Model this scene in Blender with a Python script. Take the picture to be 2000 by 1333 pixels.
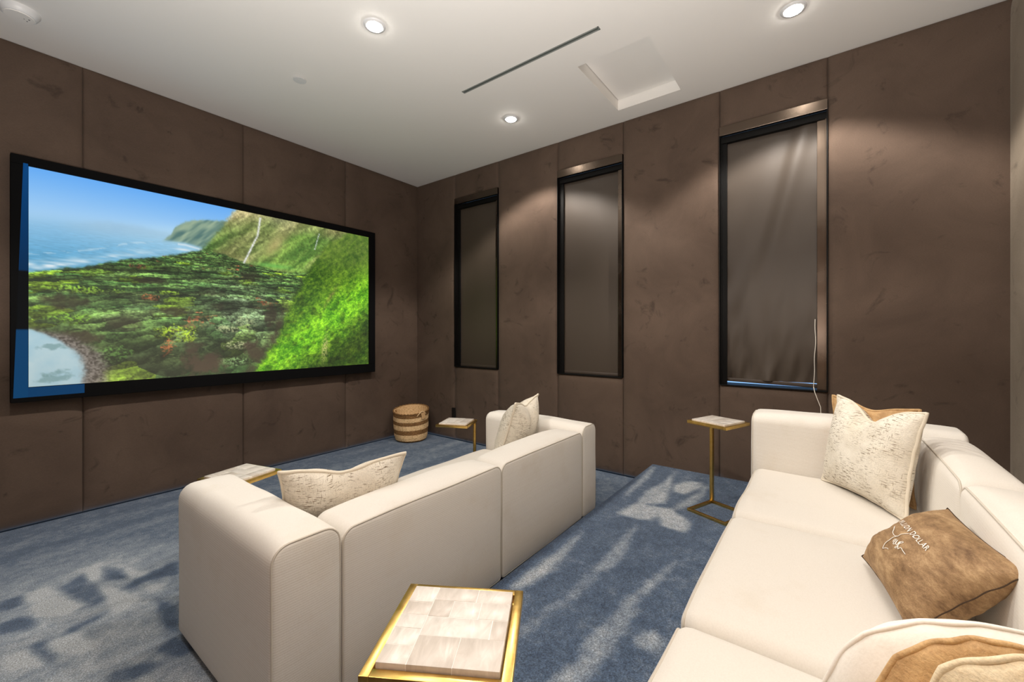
import bpy, math, random
import numpy as np
from mathutils import Vector, Matrix
random.seed(7); rng = np.random.default_rng(11)
for o in list(bpy.data.objects): bpy.data.objects.remove(o)
SC = bpy.context.scene
COL = SC.collection
PI = math.pi

# ------------------------------------------------------------------ camera, world, lights, exposure
CAM_Z = 1.23
cam = bpy.data.objects.new('camera', bpy.data.cameras.new('camera')); COL.objects.link(cam)
cam.data.sensor_width = 36.0; cam.data.lens = 36.0*812/2000; cam.data.shift_y = -16.5/2000
cam.data.clip_start = 0.02
cam.location = (0, 0, CAM_Z)
cam.rotation_euler = (PI/2, 0, -math.radians(53.08))
SC.camera = cam
SC.view_settings.view_transform = 'Standard'; SC.view_settings.look = 'None'
SC.view_settings.gamma = 1.0; SC.view_settings.use_curve_mapping = False
EXPOSURE = 0.0
SC.view_settings.exposure = EXPOSURE
SCREEN_GAIN = 1.0
W = bpy.data.worlds.new('dusk_sky'); SC.world = W; W.use_nodes = True
W.node_tree.nodes['Background'].inputs[0].default_value = (0.25, 0.48, 0.85, 1)
W.node_tree.nodes['Background'].inputs[1].default_value = 1.5

H = 3.05                      # ceiling height over the lower floor
PLAT = 0.15                   # upper level of the floor
PLAT_Y = 1.14                 # front edge of the upper level
X0, X1, Y0, Y1 = -0.42, 3.42, -0.80, 4.04
DOWN = [(x, y) for y in (2.13, 0.14) for x in (0.14, 1.48, 2.82)]
SPOT_W = 24.0; RIM_GAIN = 5.4
for x, y in DOWN:
    l = bpy.data.lights.new('downlight_lamp', 'SPOT'); l.energy = SPOT_W; l.color = (1.0, 0.93, 0.85)
    l.spot_size = math.radians(119); l.spot_blend = 0.30; l.shadow_soft_size = 0.035
    l.use_nodes = True; nt = l.node_tree; em = nt.nodes['Emission']      # emission boosted towards the beam's rim to strengthen the pools of light on walls
    tc = nt.nodes.new('ShaderNodeTexCoord'); sp = nt.nodes.new('ShaderNodeSeparateXYZ'); nt.links.new(tc.outputs['Normal'], sp.inputs[0])
    ab = nt.nodes.new('ShaderNodeMath'); ab.operation = 'ABSOLUTE'; nt.links.new(sp.outputs['Z'], ab.inputs[0])
    mr = nt.nodes.new('ShaderNodeMapRange'); mr.interpolation_type = 'SMOOTHSTEP'
    for k, v in enumerate((ab.outputs[0], 0.55, 0.90, RIM_GAIN, 1.0)):
        if k == 0: nt.links.new(v, mr.inputs[0])
        else: mr.inputs[k].default_value = v
    nt.links.new(mr.outputs[0], em.inputs['Strength'])
    o = bpy.data.objects.new('downlight_lamp', l); o.location = (x, y, H-0.045); COL.objects.link(o)
# unseen fill lamp added beside the camera, aimed up to brighten the ceiling
l = bpy.data.lights.new('ceiling_fill', 'AREA'); l.shape = 'DISK'; l.size = 0.7; l.energy = 122; l.color = (1, 0.97, 0.94)
o = bpy.data.objects.new('ceiling_fill', l); o.location = (-0.10, 0.35, 1.02); o.rotation_euler = (PI, 0, 0)
COL.objects.link(o)

# ------------------------------------------------------------------ materials
def srgb(r, g, b):
    f = lambda c: (c/255/12.92 if c/255 <= .04045 else ((c/255+.055)/1.055)**2.4)
    return (f(r), f(g), f(b), 1.0)
class Mat:
    def __init__(s, name, base=(.5, .5, .5, 1), rough=.6, metal=0, **kw):
        s.m = bpy.data.materials.new(name); s.m.use_nodes = True
        s.t = s.m.node_tree; s.n = s.t.nodes; s.b = s.n['Principled BSDF']
        s.b.inputs['Base Color'].default_value = base
        s.b.inputs['Roughness'].default_value = rough; s.b.inputs['Metallic'].default_value = metal
        for k, v in kw.items(): s.b.inputs[k.replace('_', ' ')].default_value = v
    def new(s, typ, **kw):
        n = s.n.new(typ)
        for k, v in kw.items():
            if k in n.inputs: n.inputs[k].default_value = v
            else: setattr(n, k, v)
        return n
    def link(s, a, b): s.t.links.new(a, b)
    def coord(s, kind='Object', scale=(1, 1, 1)):
        if kind == 'World': src = s.new('ShaderNodeNewGeometry').outputs['Position']
        else: src = s.new('ShaderNodeTexCoord').outputs[kind]
        mp = s.new('ShaderNodeMapping'); mp.inputs['Scale'].default_value = scale
        s.link(src, mp.inputs['Vector']); return mp.outputs['Vector']
    def noise(s, vec, scale, detail=3, rough=.5, dist=0):
        n = s.new('ShaderNodeTexNoise'); n.inputs['Scale'].default_value = scale
        n.inputs['Detail'].default_value = detail; n.inputs['Roughness'].default_value = rough
        n.inputs['Distortion'].default_value = dist
        s.link(vec, n.inputs['Vector']); return n.outputs['Fac']
    def ramp(s, fac, *stops):
        r = s.new('ShaderNodeValToRGB'); e = r.color_ramp.elements
        while len(e) < len(stops): e.new(.5)
        for el, (p, c) in zip(e, stops):
            el.position = p; el.color = c if hasattr(c, '__len__') else (c, c, c, 1)
        s.link(fac, r.inputs['Fac']); return r.outputs['Color']
    def mix(s, a, b, fac=.5, mode='MIX'):
        m = s.new('ShaderNodeMix'); m.data_type = 'RGBA'; m.blend_type = mode
        for sock, v in ((m.inputs['Factor'], fac), (m.inputs['A'], a), (m.inputs['B'], b)):
            if sock.type == 'VALUE' or True:
                pass
        def put(sock, v):
            if isinstance(v, bpy.types.NodeSocket): s.link(v, sock)
            else: sock.default_value = v
        put(m.inputs[0], fac); put(m.inputs[6], a); put(m.inputs[7], b)
        return m.outputs[2]
    def color(s, out): s.link(out, s.b.inputs['Base Color'])
    def bump(s, fac, strength=.3, dist=.002):
        b = s.new('ShaderNodeBump'); b.inputs['Strength'].default_value = strength; b.inputs['Distance'].default_value = dist
        s.link(fac, b.inputs['Height']); s.link(b.outputs['Normal'], s.b.inputs['Normal'])

def velvet(name, col, col2, dark):
    m = Mat(name, col, .8); m.b.inputs['Sheen Weight'].default_value = .12; m.b.inputs['Sheen Roughness'].default_value = .4
    m.b.inputs['Sheen Tint'].default_value = (1, .86, .74, 1)
    m.b.inputs['Specular IOR Level'].default_value = .2
    v = m.coord('World')
    a = m.ramp(m.noise(v, 2.2, 6, .6, .6), (.3, col), (.72, col2))
    sm = m.ramp(m.noise(v, 5.5, 5, .62, 1.2), (.60, 0.0), (.72, 1.0))
    fine = m.noise(m.coord('World', (90, 90, 260)), 1.5, 2)
    c = m.mix(a, dark, m.mix((0, 0, 0, 1), sm, .55))
    c = m.mix(c, m.ramp(fine, (.25, .82), (.75, 1.0)), 1.0, 'MULTIPLY')
    m.color(c); m.bump(m.noise(v, 7, 4, .6), .35, .004)
    return m.m
M = {}
M['velvet'] = velvet('brown_velvet', srgb(86, 71, 61), srgb(104, 87, 75), srgb(54, 43, 36))
M['taupe'] = velvet('taupe_velvet', srgb(124, 112, 98), srgb(150, 138, 122), srgb(88, 78, 68))
M['backing'] = Mat('dark_backing', srgb(20, 15, 12), .9).m
m = Mat('white_paint', srgb(242, 239, 234), .75); m.bump(m.noise(m.coord('World'), 160, 2), .05, .001); M['paint'] = m.m
M['white_plastic'] = Mat('white_plastic', srgb(225, 225, 225), .4).m
M['grey_dot'] = Mat('grey_dot', srgb(120, 122, 124), .4).m
M['slot'] = Mat('slot_grey', srgb(140, 144, 140), .5).m
M['slot_dark'] = Mat('slot_dark', srgb(84, 90, 86), .6).m
m = Mat('lamp_lens', (1, 1, 1, 1), .4); m.b.inputs['Emission Color'].default_value = (1, .95, .87, 1); m.b.inputs['Emission Strength'].default_value = 60; M['lens'] = m.m

def carpet(name):
    m = Mat(name, rough=.95); m.b.inputs['Specular IOR Level'].default_value = .1
    m.b.inputs['Sheen Weight'].default_value = .15
    at = m.new('ShaderNodeAttribute', attribute_name='lean').outputs['Fac']
    v = m.coord('World')
    edge = m.noise(v, 26, 5, .7); mid = m.noise(v, 9, 4, .6)
    def math_(op, a, b):
        n = m.new('ShaderNodeMath', operation=op)
        for i, q in enumerate((a, b)):
            if isinstance(q, bpy.types.NodeSocket): m.link(q, n.inputs[i])
            else: n.inputs[i].default_value = q
        return n.outputs[0]
    lean = math_('ADD', at, math_('MULTIPLY', math_('SUBTRACT', edge, .5), .7))
    lean = math_('ADD', lean, math_('MULTIPLY', math_('SUBTRACT', mid, .5), .6))
    c = m.ramp(lean, (.0, srgb(60, 78, 103)), (.32, srgb(88, 106, 130)), (.68, srgb(142, 154, 168)), (1.0, srgb(190, 196, 202)))
    sp = m.ramp(m.noise(v, 190, 3, .8), (.30, .30), (.5, .95), (.70, 1.95))
    m.color(m.mix(c, sp, 1.0, 'MULTIPLY'))
    m.bump(m.noise(v, 200, 3, .8), .8, .006)
    return m.m
M['carpet'] = carpet('blue_carpet')

def linen(name, col, rib=1.0):
    m = Mat(name, col, .85); m.b.inputs['Sheen Weight'].default_value = .1; m.b.inputs['Specular IOR Level'].default_value = .2
    r = m.noise(m.coord('World', (.8, .8, 210)), 1.0, 2, .6)
    th = m.noise(m.coord('World', (260, 260, 200)), 1.0, 2, .6)
    st = m.noise(m.coord('World', (1, 1, 1)), 5.0, 4, .6)
    wt = m.new('ShaderNodeTexWave', bands_direction='Z', wave_profile='SIN'); wt.inputs['Scale'].default_value = 42; wt.inputs['Distortion'].default_value = .6; wt.inputs['Detail Scale'].default_value = .4
    m.link(m.coord('World'), wt.inputs['Vector'])
    r = m.mix(wt.outputs['Fac'], r, .45)
    sx = m.new('ShaderNodeSeparateXYZ'); m.link(m.new('ShaderNodeNewGeometry').outputs['Normal'], sx.inputs[0])
    ab = m.new('ShaderNodeMath', operation='ABSOLUTE'); m.link(sx.outputs['Z'], ab.inputs[0])
    steep = m.ramp(ab.outputs[0], (.15, rib), (.55, 0.0))
    one = (1, 1, 1, 1)
    rr = m.mix(one, m.ramp(r, (.15, (.84, .81, .77, 1)), (.70, one)), steep)
    c = m.mix(col, rr, .8, 'MULTIPLY')
    c = m.mix(c, m.ramp(th, (.3, (.93, .92, .91, 1)), (.6, (1, 1, 1, 1))), .6, 'MULTIPLY')
    c = m.mix(c, m.ramp(st, (.55, (1, 1, 1, 1)), (.8, (.90, .86, .80, 1))), .6, 'MULTIPLY')
    m.color(c); m.bump(th, .25, .001)
    return m.m
M['linen'] = linen('white_linen', srgb(230, 225, 217))
M['linen_smooth'] = linen('white_linen_seat', srgb(226, 220, 211), .25)
M['piping'] = linen('linen_piping', srgb(206, 198, 185), .2)
M['foot'] = Mat('black_foot', srgb(14, 12, 11), .5).m

def gold():
    m = Mat('brushed_brass', srgb(196, 158, 82), .24, 1.0)
    n = m.noise(m.coord('Object', (40, 40, 40)), 1.2, 5, .65)
    m.color(m.ramp(n, (.3, srgb(206, 168, 90)), (.7, srgb(222, 188, 114))))
    r = m.ramp(n, (.3, .30), (.75, .36)); m.link(r, m.b.inputs['Roughness'])
    return m.m
M['brass'] = gold()
def stone():
    m = Mat('pale_stone', srgb(226, 218, 208), .42)
    m.b.inputs['Coat Weight'].default_value = .15; m.b.inputs['Coat Roughness'].default_value = .3
    v = m.coord('Object', (14, 40, 14))
    oi = m.new('ShaderNodeObjectInfo')
    add = m.new('ShaderNodeVectorMath', operation='ADD'); m.link(v, add.inputs[0])
    mul = m.new('ShaderNodeVectorMath', operation='SCALE'); mul.inputs[0].default_value = (37, 91, 53); m.link(oi.outputs['Random'], mul.inputs['Scale'])
    m.link(mul.outputs[0], add.inputs[1])
    n = m.noise(add.outputs[0], 1.0, 5, .6, 1.5)
    c = m.ramp(n, (.3, srgb(200, 194, 187)), (.55, srgb(216, 211, 205)), (.75, srgb(232, 229, 224)))
    c = m.mix(c, m.ramp(oi.outputs['Random'], (0, srgb(232, 226, 220)), (.5, srgb(248, 244, 240)), (1, srgb(255, 254, 252))), 1.0, 'MULTIPLY')
    m.color(c); return m.m
M['stone'] = stone()
M['grout'] = Mat('stone_joint', srgb(236, 232, 227), .4).m

def tweed():
    m = Mat('cream_tweed', rough=.9); m.b.inputs['Sheen Weight'].default_value = .1
    base = m.ramp(m.noise(m.coord('Object', (1, 1, 1)), 9, 4, .6), (.3, srgb(222, 212, 194)), (.65, srgb(238, 231, 217)))
    def fleck(sx, sy, lo, hi):
        a = m.noise(m.coord('Object', (sx, sy, 25)), 1.0, 2, .5)
        b = m.noise(m.coord('Object', (11, 11, 4)), 1.0, 2, .5)
        return m.mix((0, 0, 0, 1), m.ramp(a, (lo, 0.0), (hi, 1.0)), m.ramp(b, (.40, .0), (.56, 1.0)))
    c = m.mix(base, srgb(120, 100, 68), fleck(44, 360, .57, .66))
    c = m.mix(c, srgb(132, 112, 78), m.mix((0, 0, 0, 1), fleck(360, 44, .61, .70), .7))
    wv = m.noise(m.coord('Object', (260, 260, 60)), 1.0, 2, .6)
    c = m.mix(c, m.ramp(wv, (.3, .82), (.6, 1.0)), .8, 'MULTIPLY')
    m.color(c); m.bump(wv, .5, .003); return m.m
M['tweed'] = tweed()
M['tweed_piping'] = linen('cream_piping', srgb(226, 216, 198), .1)
def chenille(name, a, b, d):
    m = Mat(name, rough=.75); m.b.inputs['Sheen Weight'].default_value = .35; m.b.inputs['Sheen Roughness'].default_value = .35
    m.b.inputs['Sheen Tint'].default_value = a
    n = m.noise(m.coord('Object', (14, 26, 14)), 1.0, 7, .75, .15)
    c = m.ramp(n, (.34, d), (.5, b), (.66, a))
    w = m.noise(m.coord('Object', (330, 330, 120)), 1.0, 2, .6)
    m.color(m.mix(c, m.ramp(w, (.3, .78), (.65, 1.0)), .7, 'MULTIPLY')); m.bump(w, .4, .003); return m.m
M['brown_chenille'] = chenille('brown_chenille', srgb(190, 158, 118), srgb(152, 120, 84), srgb(108, 80, 52))
M['tan_chenille'] = chenille('tan_chenille', srgb(214, 178, 128), srgb(196, 158, 110), srgb(164, 126, 82))
M['beige_plush'] = chenille('beige_plush', srgb(236, 222, 190), srgb(226, 208, 174), srgb(206, 184, 146))
M['plush'] = linen('white_plush', srgb(234, 229, 220), .1)
M['thread'] = Mat('white_thread', srgb(240, 236, 228), .6).m
M['seam'] = Mat('dark_seam', srgb(66, 48, 32), .9).m

M['frame_black'] = Mat('black_velvet_frame', srgb(7, 7, 8), .85, Specular_IOR_Level=.15).m
m = Mat('bronze_frame', srgb(98, 86, 76), .3, 1.0)
m.link(m.ramp(m.noise(m.coord('World', (6, 6, 6)), 1, 3), (.3, .20), (.7, .30)), m.b.inputs['Roughness']); M['bronze'] = m.m
M['matt_black'] = Mat('matt_black', srgb(8, 7, 6), .6, Specular_IOR_Level=.2).m
m = Mat('blind_fabric', srgb(72, 62, 53), .48, Specular_IOR_Level=.45)
m.bump(m.noise(m.coord('World', (400, 400, 400)), 1, 1), .08, .001); M['blind'] = m.m
M['blind_rail'] = Mat('blind_rail', srgb(70, 60, 53), .5).m
m = Mat('window_glass', (1, 1, 1, 1), .02); m.b.inputs['Transmission Weight'].default_value = 1; m.b.inputs['IOR'].default_value = 1.45; M['glass'] = m.m
M['cord'] = Mat('white_cord', srgb(228, 220, 208), .6).m
m = Mat('straw_tan', srgb(204, 168, 118), .85); m.color(m.ramp(m.noise(m.coord('Object', (60, 60, 160)), 1, 3, .6), (.3, srgb(190, 148, 96)), (.6, srgb(242, 210, 162)))); M['straw'] = m.m
m = Mat('seagrass_brown', srgb(132, 96, 54), .85); m.color(m.ramp(m.noise(m.coord('Object', (60, 60, 160)), 1, 3, .6), (.3, srgb(88, 60, 30)), (.65, srgb(158, 116, 68)))); M['seagrass'] = m.m
M['tag'] = Mat('kraft_tag', srgb(206, 166, 118), .8).m
M['outlet'] = Mat('black_outlet', srgb(10, 8, 8), .5).m
m = Mat('screen_picture', srgb(40, 40, 40), .8, Specular_IOR_Level=.1)
m.link(m.new('ShaderNodeAttribute', attribute_name='picture').outputs['Color'], m.b.inputs['Emission Color'])
m.b.inputs['Emission Strength'].default_value = SCREEN_GAIN/2**EXPOSURE; M['picture'] = m.m
m = Mat('painted_overspill', srgb(8, 8, 9), .85, Specular_IOR_Level=.1)  # glows in place of projector light falling on the frame
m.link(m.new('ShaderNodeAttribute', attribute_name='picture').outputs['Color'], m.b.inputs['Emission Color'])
m.b.inputs['Emission Strength'].default_value = 1/2**EXPOSURE; M['painted_spill'] = m.m

# ------------------------------------------------------------------ helpers
def mesh(name, V, F, mat, parent=None, smooth=False, attr=None, angle=None):
    me = bpy.data.meshes.new(name); me.from_pydata([tuple(map(float, v)) for v in V], [], F); me.update()
    if mat: me.materials.append(mat)
    if smooth: me.polygons.foreach_set('use_smooth', [True]*len(me.polygons))
    o = bpy.data.objects.new(name, me); COL.objects.link(o)
    if parent: o.parent = parent
    if smooth and angle: me.set_sharp_from_angle(angle=math.radians(angle))
    return o
def thing(name, label, cat, loc=(0, 0, 0), group=None, mat=None):
    o = bpy.data.objects.new(name, None); COL.objects.link(o); o.empty_display_size = .05
    if mat is not None: o.matrix_world = mat
    else: o.location = loc
    o['label'] = label; o['category'] = cat
    if group: o['group'] = group
    return o
def tag(o, label, cat, group=None):
    o['label'] = label; o['category'] = cat
    if group: o['group'] = group
    return o
def struct(o): o['kind'] = 'structure'; return o
class MB:
    def __init__(s): s.V = []; s.F = []
    def add(s, V, F):
        b = len(s.V); s.V += [tuple(v) for v in V]; s.F += [tuple(i+b for i in f) for f in F]; return s
    def box(s, x0, x1, y0, y1, z0, z1, bev=0):
        if bev <= 0:
            V = [(x, y, z) for z in (z0, z1) for y in (y0, y1) for x in (x0, x1)]
            return s.add(V, [(0, 2, 3, 1), (4, 5, 7, 6), (0, 1, 5, 4), (2, 6, 7, 3), (0, 4, 6, 2), (1, 3, 7, 5)])
        import bmesh
        bm = bmesh.new(); bmesh.ops.create_cube(bm, size=1)
        for v in bm.verts: v.co = (x0+(v.co.x+.5)*(x1-x0), y0+(v.co.y+.5)*(y1-y0), z0+(v.co.z+.5)*(z1-z0))
        bmesh.ops.bevel(bm, geom=bm.edges[:], offset=bev, segments=2, affect='EDGES', profile=.5)
        bm.verts.index_update()
        s.add([v.co[:] for v in bm.verts], [[v.index for v in f.verts] for f in bm.faces]); bm.free(); return s
    def tube(s, P, r, n=8, closed=False):
        P = [Vector(p) for p in P]; N = len(P); V = []; F = []
        up = None
        for i, p in enumerate(P):
            a = P[(i-1) % N] if (closed or i > 0) else p; b = P[(i+1) % N] if (closed or i < N-1) else p
            d = (b-a).normalized()
            if up is None:
                up = d.orthogonal().normalized()
            up = (up-d*up.dot(d)).normalized(); q = d.cross(up)
            for k in range(n):
                t = 2*PI*k/n; V.append(p+(up*math.cos(t)+q*math.sin(t))*r)
        for i in range(N if closed else N-1):
            j = (i+1) % N
            for k in range(n): F.append((i*n+k, i*n+(k+1) % n, j*n+(k+1) % n, j*n+k))
        if not closed: F += [tuple(range(n))[::-1], tuple(range((N-1)*n, N*n))]
        return s.add(V, F)
    def lathe(s, prof, n=32, c=(0, 0)):
        V = []; F = []
        for r, z in prof:
            for k in range(n): V.append((c[0]+r*math.cos(2*PI*k/n), c[1]+r*math.sin(2*PI*k/n), z))
        for i in range(len(prof)-1):
            for k in range(n): F.append((i*n+k, i*n+(k+1) % n, (i+1)*n+(k+1) % n, (i+1)*n+k))
        F += [tuple(range(n))[::-1], tuple(range((len(prof)-1)*n, len(prof)*n))]
        return s.add(V, F)
    def build(s, name, mat, parent=None, smooth=False, angle=40): return mesh(name, s.V, s.F, mat, parent, smooth, None, angle)

def wobble(x, y, z, a, s, seed=0):
    return a*(np.sin(s*x+1.7*seed+1.3*np.sin(.7*s*y+seed))*np.cos(.8*s*z+.5*seed)+.6*np.sin(1.7*s*y+2*seed+np.sin(1.3*s*z))*np.cos(1.1*s*x))

# ------------------------------------------------------------------ room shell
def smoothed(A, k):
    for _ in range(k):
        P = np.pad(A, 1, mode='edge')
        A = (P[:-2, 1:-1]+P[2:, 1:-1]+P[1:-1, :-2]+P[1:-1, 2:]+2*A)/6
    return A
def in_poly(PX, PY, poly):
    c = np.zeros(PX.shape, bool); n = len(poly)
    for i in range(n):
        xa, ya = poly[i]; xb, yb = poly[(i+1) % n]
        if ya == yb: continue
        hit = ((ya > PY) != (yb > PY)) & (PX < (xb-xa)*(PY-ya)/(yb-ya)+xa)
        c ^= hit
    return c
PLAT_MARKS = [
 (.62, [(2.05,1.05),(1.82,1.01),(1.57,.99),(1.45,1.01),(1.39,1.06),(1.53,1.07),(1.75,1.055)]), (.42, [(2.34,.84),(2.19,.85),(1.75,.85),(1.74,.79),(1.9,.77),(2.08,.8)]),
 (.62, [(3.37,.93),(3.07,.93),(2.8,.97),(2.56,.95),(2.68,.8),(3.09,.88)]), (.5, [(3.3,.66),(3.02,.68),(2.7,.74),(2.57,.75),(2.75,.66),(2.93,.63)]),
 (.66, [(2.58,.96),(2.36,.99),(2.35,.9),(2.38,.81),(2.48,.78),(2.35,.72),(2.36,.6),(2.49,.6),(2.62,.75)]), (.62, [(3.03,.85),(3.18,.8),(3.23,.7),(3.12,.68),(2.92,.74),(2.91,.81)]),
 (.5, [(2.06,.56),(1.85,.605),(1.57,.645),(1.58,.605),(1.72,.585),(1.94,.555)]), (.46, [(1.56,.635),(1.33,.675),(1.27,.67),(1.28,.63),(1.35,.575),(1.61,.575)]),
 (.52, [(1.28,.64),(1.1,.68),(1.0,.67),(1.15,.6),(1.35,.575)]), (.5, [(1.44,.54),(1.52,.49),(1.5,.46),(1.42,.455),(1.4,.5)]),
 (.22, [(1.75,.85),(1.54,.86),(1.26,.89),(1.1,.88),(1.29,.84),(1.5,.8),(1.72,.79)]), (.5, [(3.38,1.13),(3.36,1.08),(3.05,1.04),(2.66,1.04),(2.58,1.06),(2.98,1.09)]),
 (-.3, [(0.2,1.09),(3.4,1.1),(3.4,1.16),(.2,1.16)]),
]
FLOOR_DARK = [[(.29,2.93),(.38,3.02),(.41,2.77),(.4,2.64),(.36,2.62),(.33,2.75)],[(.47,2.7),(.53,2.74),(.6,2.76),(.7,2.79),(.67,2.63),(.56,2.69),(.5,2.65)],
 [(.1,2.78),(.15,2.79),(.2,2.7),(.19,2.62),(.1,2.68)],[(.25,2.5),(.31,2.51),(.38,2.53),(.38,2.5),(.28,2.46)],[(.31,2.02),(.33,2.07),(.42,2.02),(.47,1.96),(.37,1.95)],
 [(.46,2.07),(.53,2.1),(.56,1.96),(.49,1.95)],[(.16,2.49),(.21,2.5),(.21,2.39),(.22,2.28),(.2,2.3)],[(.45,3.03),(.51,2.93),(.52,2.78),(.43,2.85)],
 [(.11,3.0),(.18,3.01),(.18,2.9),(.11,2.89)],[(.55,2.49),(.59,2.32),(.54,2.11),(.51,2.22)]]
FLOOR_LIGHT = [[(.19,3.02),(.25,3.01),(.31,2.76),(.34,2.67),(.28,2.63),(.2,2.71),(.19,2.91)],[(.5,3.01),(.54,2.88),(.59,2.75),(.54,2.75),(.51,2.81)],
 [(.41,2.81),(.45,2.72),(.51,2.53),(.42,2.47),(.4,2.6)],[(.54,2.63),(.63,2.6),(.59,2.53),(.55,2.54)],[(.22,2.46),(.29,2.45),(.34,2.29),(.28,2.27),(.22,2.36)],
 [(.11,2.49),(.17,2.47),(.2,2.29),(.14,2.33),(.09,2.43)],[(.39,3.09),(.46,3.09),(.44,2.94),(.38,2.85)]]
def grid_faces(nx, ny):
    i = np.arange(nx-1)[None, :]; j = np.arange(ny-1)[:, None]
    a = (j*nx+i).ravel(); return np.stack([a, a+1, a+nx+1, a+nx], 1).tolist()
def floor_mesh(name, PTS, nx, ny, lean):
    o = mesh(name, PTS, grid_faces(nx, ny), M['carpet'], None, True)
    at = o.data.attributes.new('lean', 'FLOAT', 'POINT'); at.data.foreach_set('value', lean.ravel().astype(np.float32))
    return struct(o)
xs = np.linspace(X0, X1, 385)
ys = np.linspace(PLAT_Y-.12, Y1, 300)
GX, GY = np.meshgrid(xs, ys)
def streaks(GX, GY, fx, fy, seed):
    r = np.random.default_rng(seed); A = np.zeros_like(GX)
    for k in range(14):
        f = r.uniform(.5, 2)
        A += np.sin(GX*fx*f*r.uniform(.4, 1)+GY*fy*f*r.choice((-1, 1))*r.uniform(.7, 1.2)+r.uniform(0, 6))/14
    return A*2.2
lean = .40+.14*streaks(GX, GY, 1.6, 16, 3)
left = np.clip((.95-GX)/.5, 0, 1)*np.clip((3.5-GY)/.6, 0, 1)
lean = lean*(1-left)+left*(.80+.12*streaks(GX, GY, 6, 5, 5))  # left part raised: brushed pile, plus lamp light painted into its tone
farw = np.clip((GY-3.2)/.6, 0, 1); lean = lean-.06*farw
for p in FLOOR_DARK: lean[in_poly(GX, GY, p)] -= .50
for p in FLOOR_LIGHT: lean[in_poly(GX, GY, p)] += .28
lean = smoothed(lean, 4)
floor = floor_mesh('floor', np.stack([GX, GY, np.zeros_like(GX)], -1).reshape(-1, 3), 385, 300, lean)
# upper level with a rounded nosing and a riser
rn = .022
prof = [(y, PLAT) for y in np.linspace(Y0, PLAT_Y-rn, 190)]
prof += [(PLAT_Y-rn+rn*math.sin(a), PLAT-rn+rn*math.cos(a)) for a in np.linspace(.2, PI/2, 7)]
prof += [(PLAT_Y, z) for z in np.linspace(PLAT-rn-.02, 0, 7)]
prof = np.array(prof)
PX, PYI = np.meshgrid(xs, np.arange(len(prof)))
PY = prof[PYI, 0]; PZ = prof[PYI, 1]
lean = .27+.07*streaks(PX, PY, 1.2, 12, 9)
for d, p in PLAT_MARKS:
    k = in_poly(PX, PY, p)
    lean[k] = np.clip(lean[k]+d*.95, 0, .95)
lean = smoothed(lean, 5)
floor_mesh('floor_upper', np.stack([PX, PY, PZ], -1).reshape(-1, 3), 385, len(prof), lean)

def panel_mesh(name, w, h, puff, parent, mat, M4, nu=None, nv=None, rim=.05):
    """padded panel in local x (width), z (height), front at y=0 facing -y"""
    def samples(L):
        e = np.array([0, .004, .01, .02, .035, .06, .1]); e = e[e < L/2]
        mid = np.linspace(e[-1], L-e[-1], max(3, int(L/.12)))
        return np.unique(np.concatenate([e, mid, L-e]).round(5))
    U = samples(w); Vv = samples(h)
    A, B = np.meshgrid(U, Vv)
    du = np.minimum(A, w-A); dv = np.minimum(B, h-B)
    fall = lambda d: 1-np.exp(-d/rim*1.6)
    y = .022-puff*fall(du)*fall(dv)
    edge = (du < .0001) | (dv < .0001); y[edge] = .03
    P = np.stack([A, y, B], -1).reshape(-1, 3)
    P = [(M4 @ Vector(p)) for p in P]
    return mesh(name, P, grid_faces(len(U), len(Vv)), mat, parent, True)
# front wall (screen wall) at y = Y1, panels facing -y
wf = struct(MB().box(X0-.1, X1+.12, Y1+.03, Y1+.13, -.05, H+.1).build('wall_front', M['backing']))
for a, b in ((X0-.06, .511), (.511, 1.494), (1.494, 2.464), (2.464, X1+.06)):
    panel_mesh('wall_panel', b-a, H, .022, wf, M['velvet'], Matrix.Translation((a, Y1, 0)))
# window wall at x = X1, panels facing -x : local x -> -Y, local -y(front) -> -X
WINS = [(2.762, 3.401), (1.386, 2.034), (-.018, .630)]
WZ0, WZ1 = .842, 2.768
RW = Matrix(((0, 1, 0, X1), (-1, 0, 0, 0), (0, 0, 1, 0), (0, 0, 0, 1)))
mb = MB()
segs = [Y1+.03]+[v for a, b in WINS for v in (b, a)]+[Y0-.1]
for i in range(0, len(segs), 2): mb.box(X1+.03, X1+.2, segs[i+1], segs[i], -.05, H+.1)
for a, b in WINS:
    mb.box(X1+.03, X1+.2, a, b, -.05, WZ0); mb.box(X1+.03, X1+.2, a, b, WZ1, H+.1)
ww = struct(mb.build('wall_right', M['backing']))
def wpanel(y0, y1, z0, z1):
    panel_mesh('wall_panel', y1-y0, z1-z0, .020, ww, M['velvet'], Matrix.Translation((0, y1, z0)) @ RW, rim=.03)
cuts = [Y1+.06]+[v for a, b in WINS for v in (b, a)]+[Y0-.06]
for i in range(0, len(cuts), 2): wpanel(cuts[i+1], cuts[i], 0, H)
for a, b in WINS: wpanel(a, b, 0, WZ0); wpanel(a, b, WZ1, H)
# rear and left walls
wr = struct(MB().box(X0-.1, X1+.03, Y0-.13, Y0-.03, -.05, H+.1).build('wall_rear', M['backing']))
RR = Matrix(((-1, 0, 0, 0), (0, -1, 0, Y0), (0, 0, 1, 0), (0, 0, 0, 1)))
for a, b in ((2.1, X1+.06), (.84, 2.1), (X0, .84)):
    panel_mesh('wall_panel', b-a, H, .02, wr, M['taupe'], Matrix.Translation((b, 0, 0)) @ RR)
wl = struct(MB().box(X0-.13, X0-.03, Y0-.1, Y1+.1, -.05, H+.1).build('wall_left', M['backing']))
RL = Matrix(((0, -1, 0, X0), (1, 0, 0, 0), (0, 0, 1, 0), (0, 0, 0, 1)))
for a, b in ((Y0, .4), (.4, 1.6), (1.6, 2.8), (2.8, Y1)):
    panel_mesh('wall_panel', b-a, H, .02, wl, M['velvet'], Matrix.Translation((0, a, 0)) @ RL)
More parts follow.
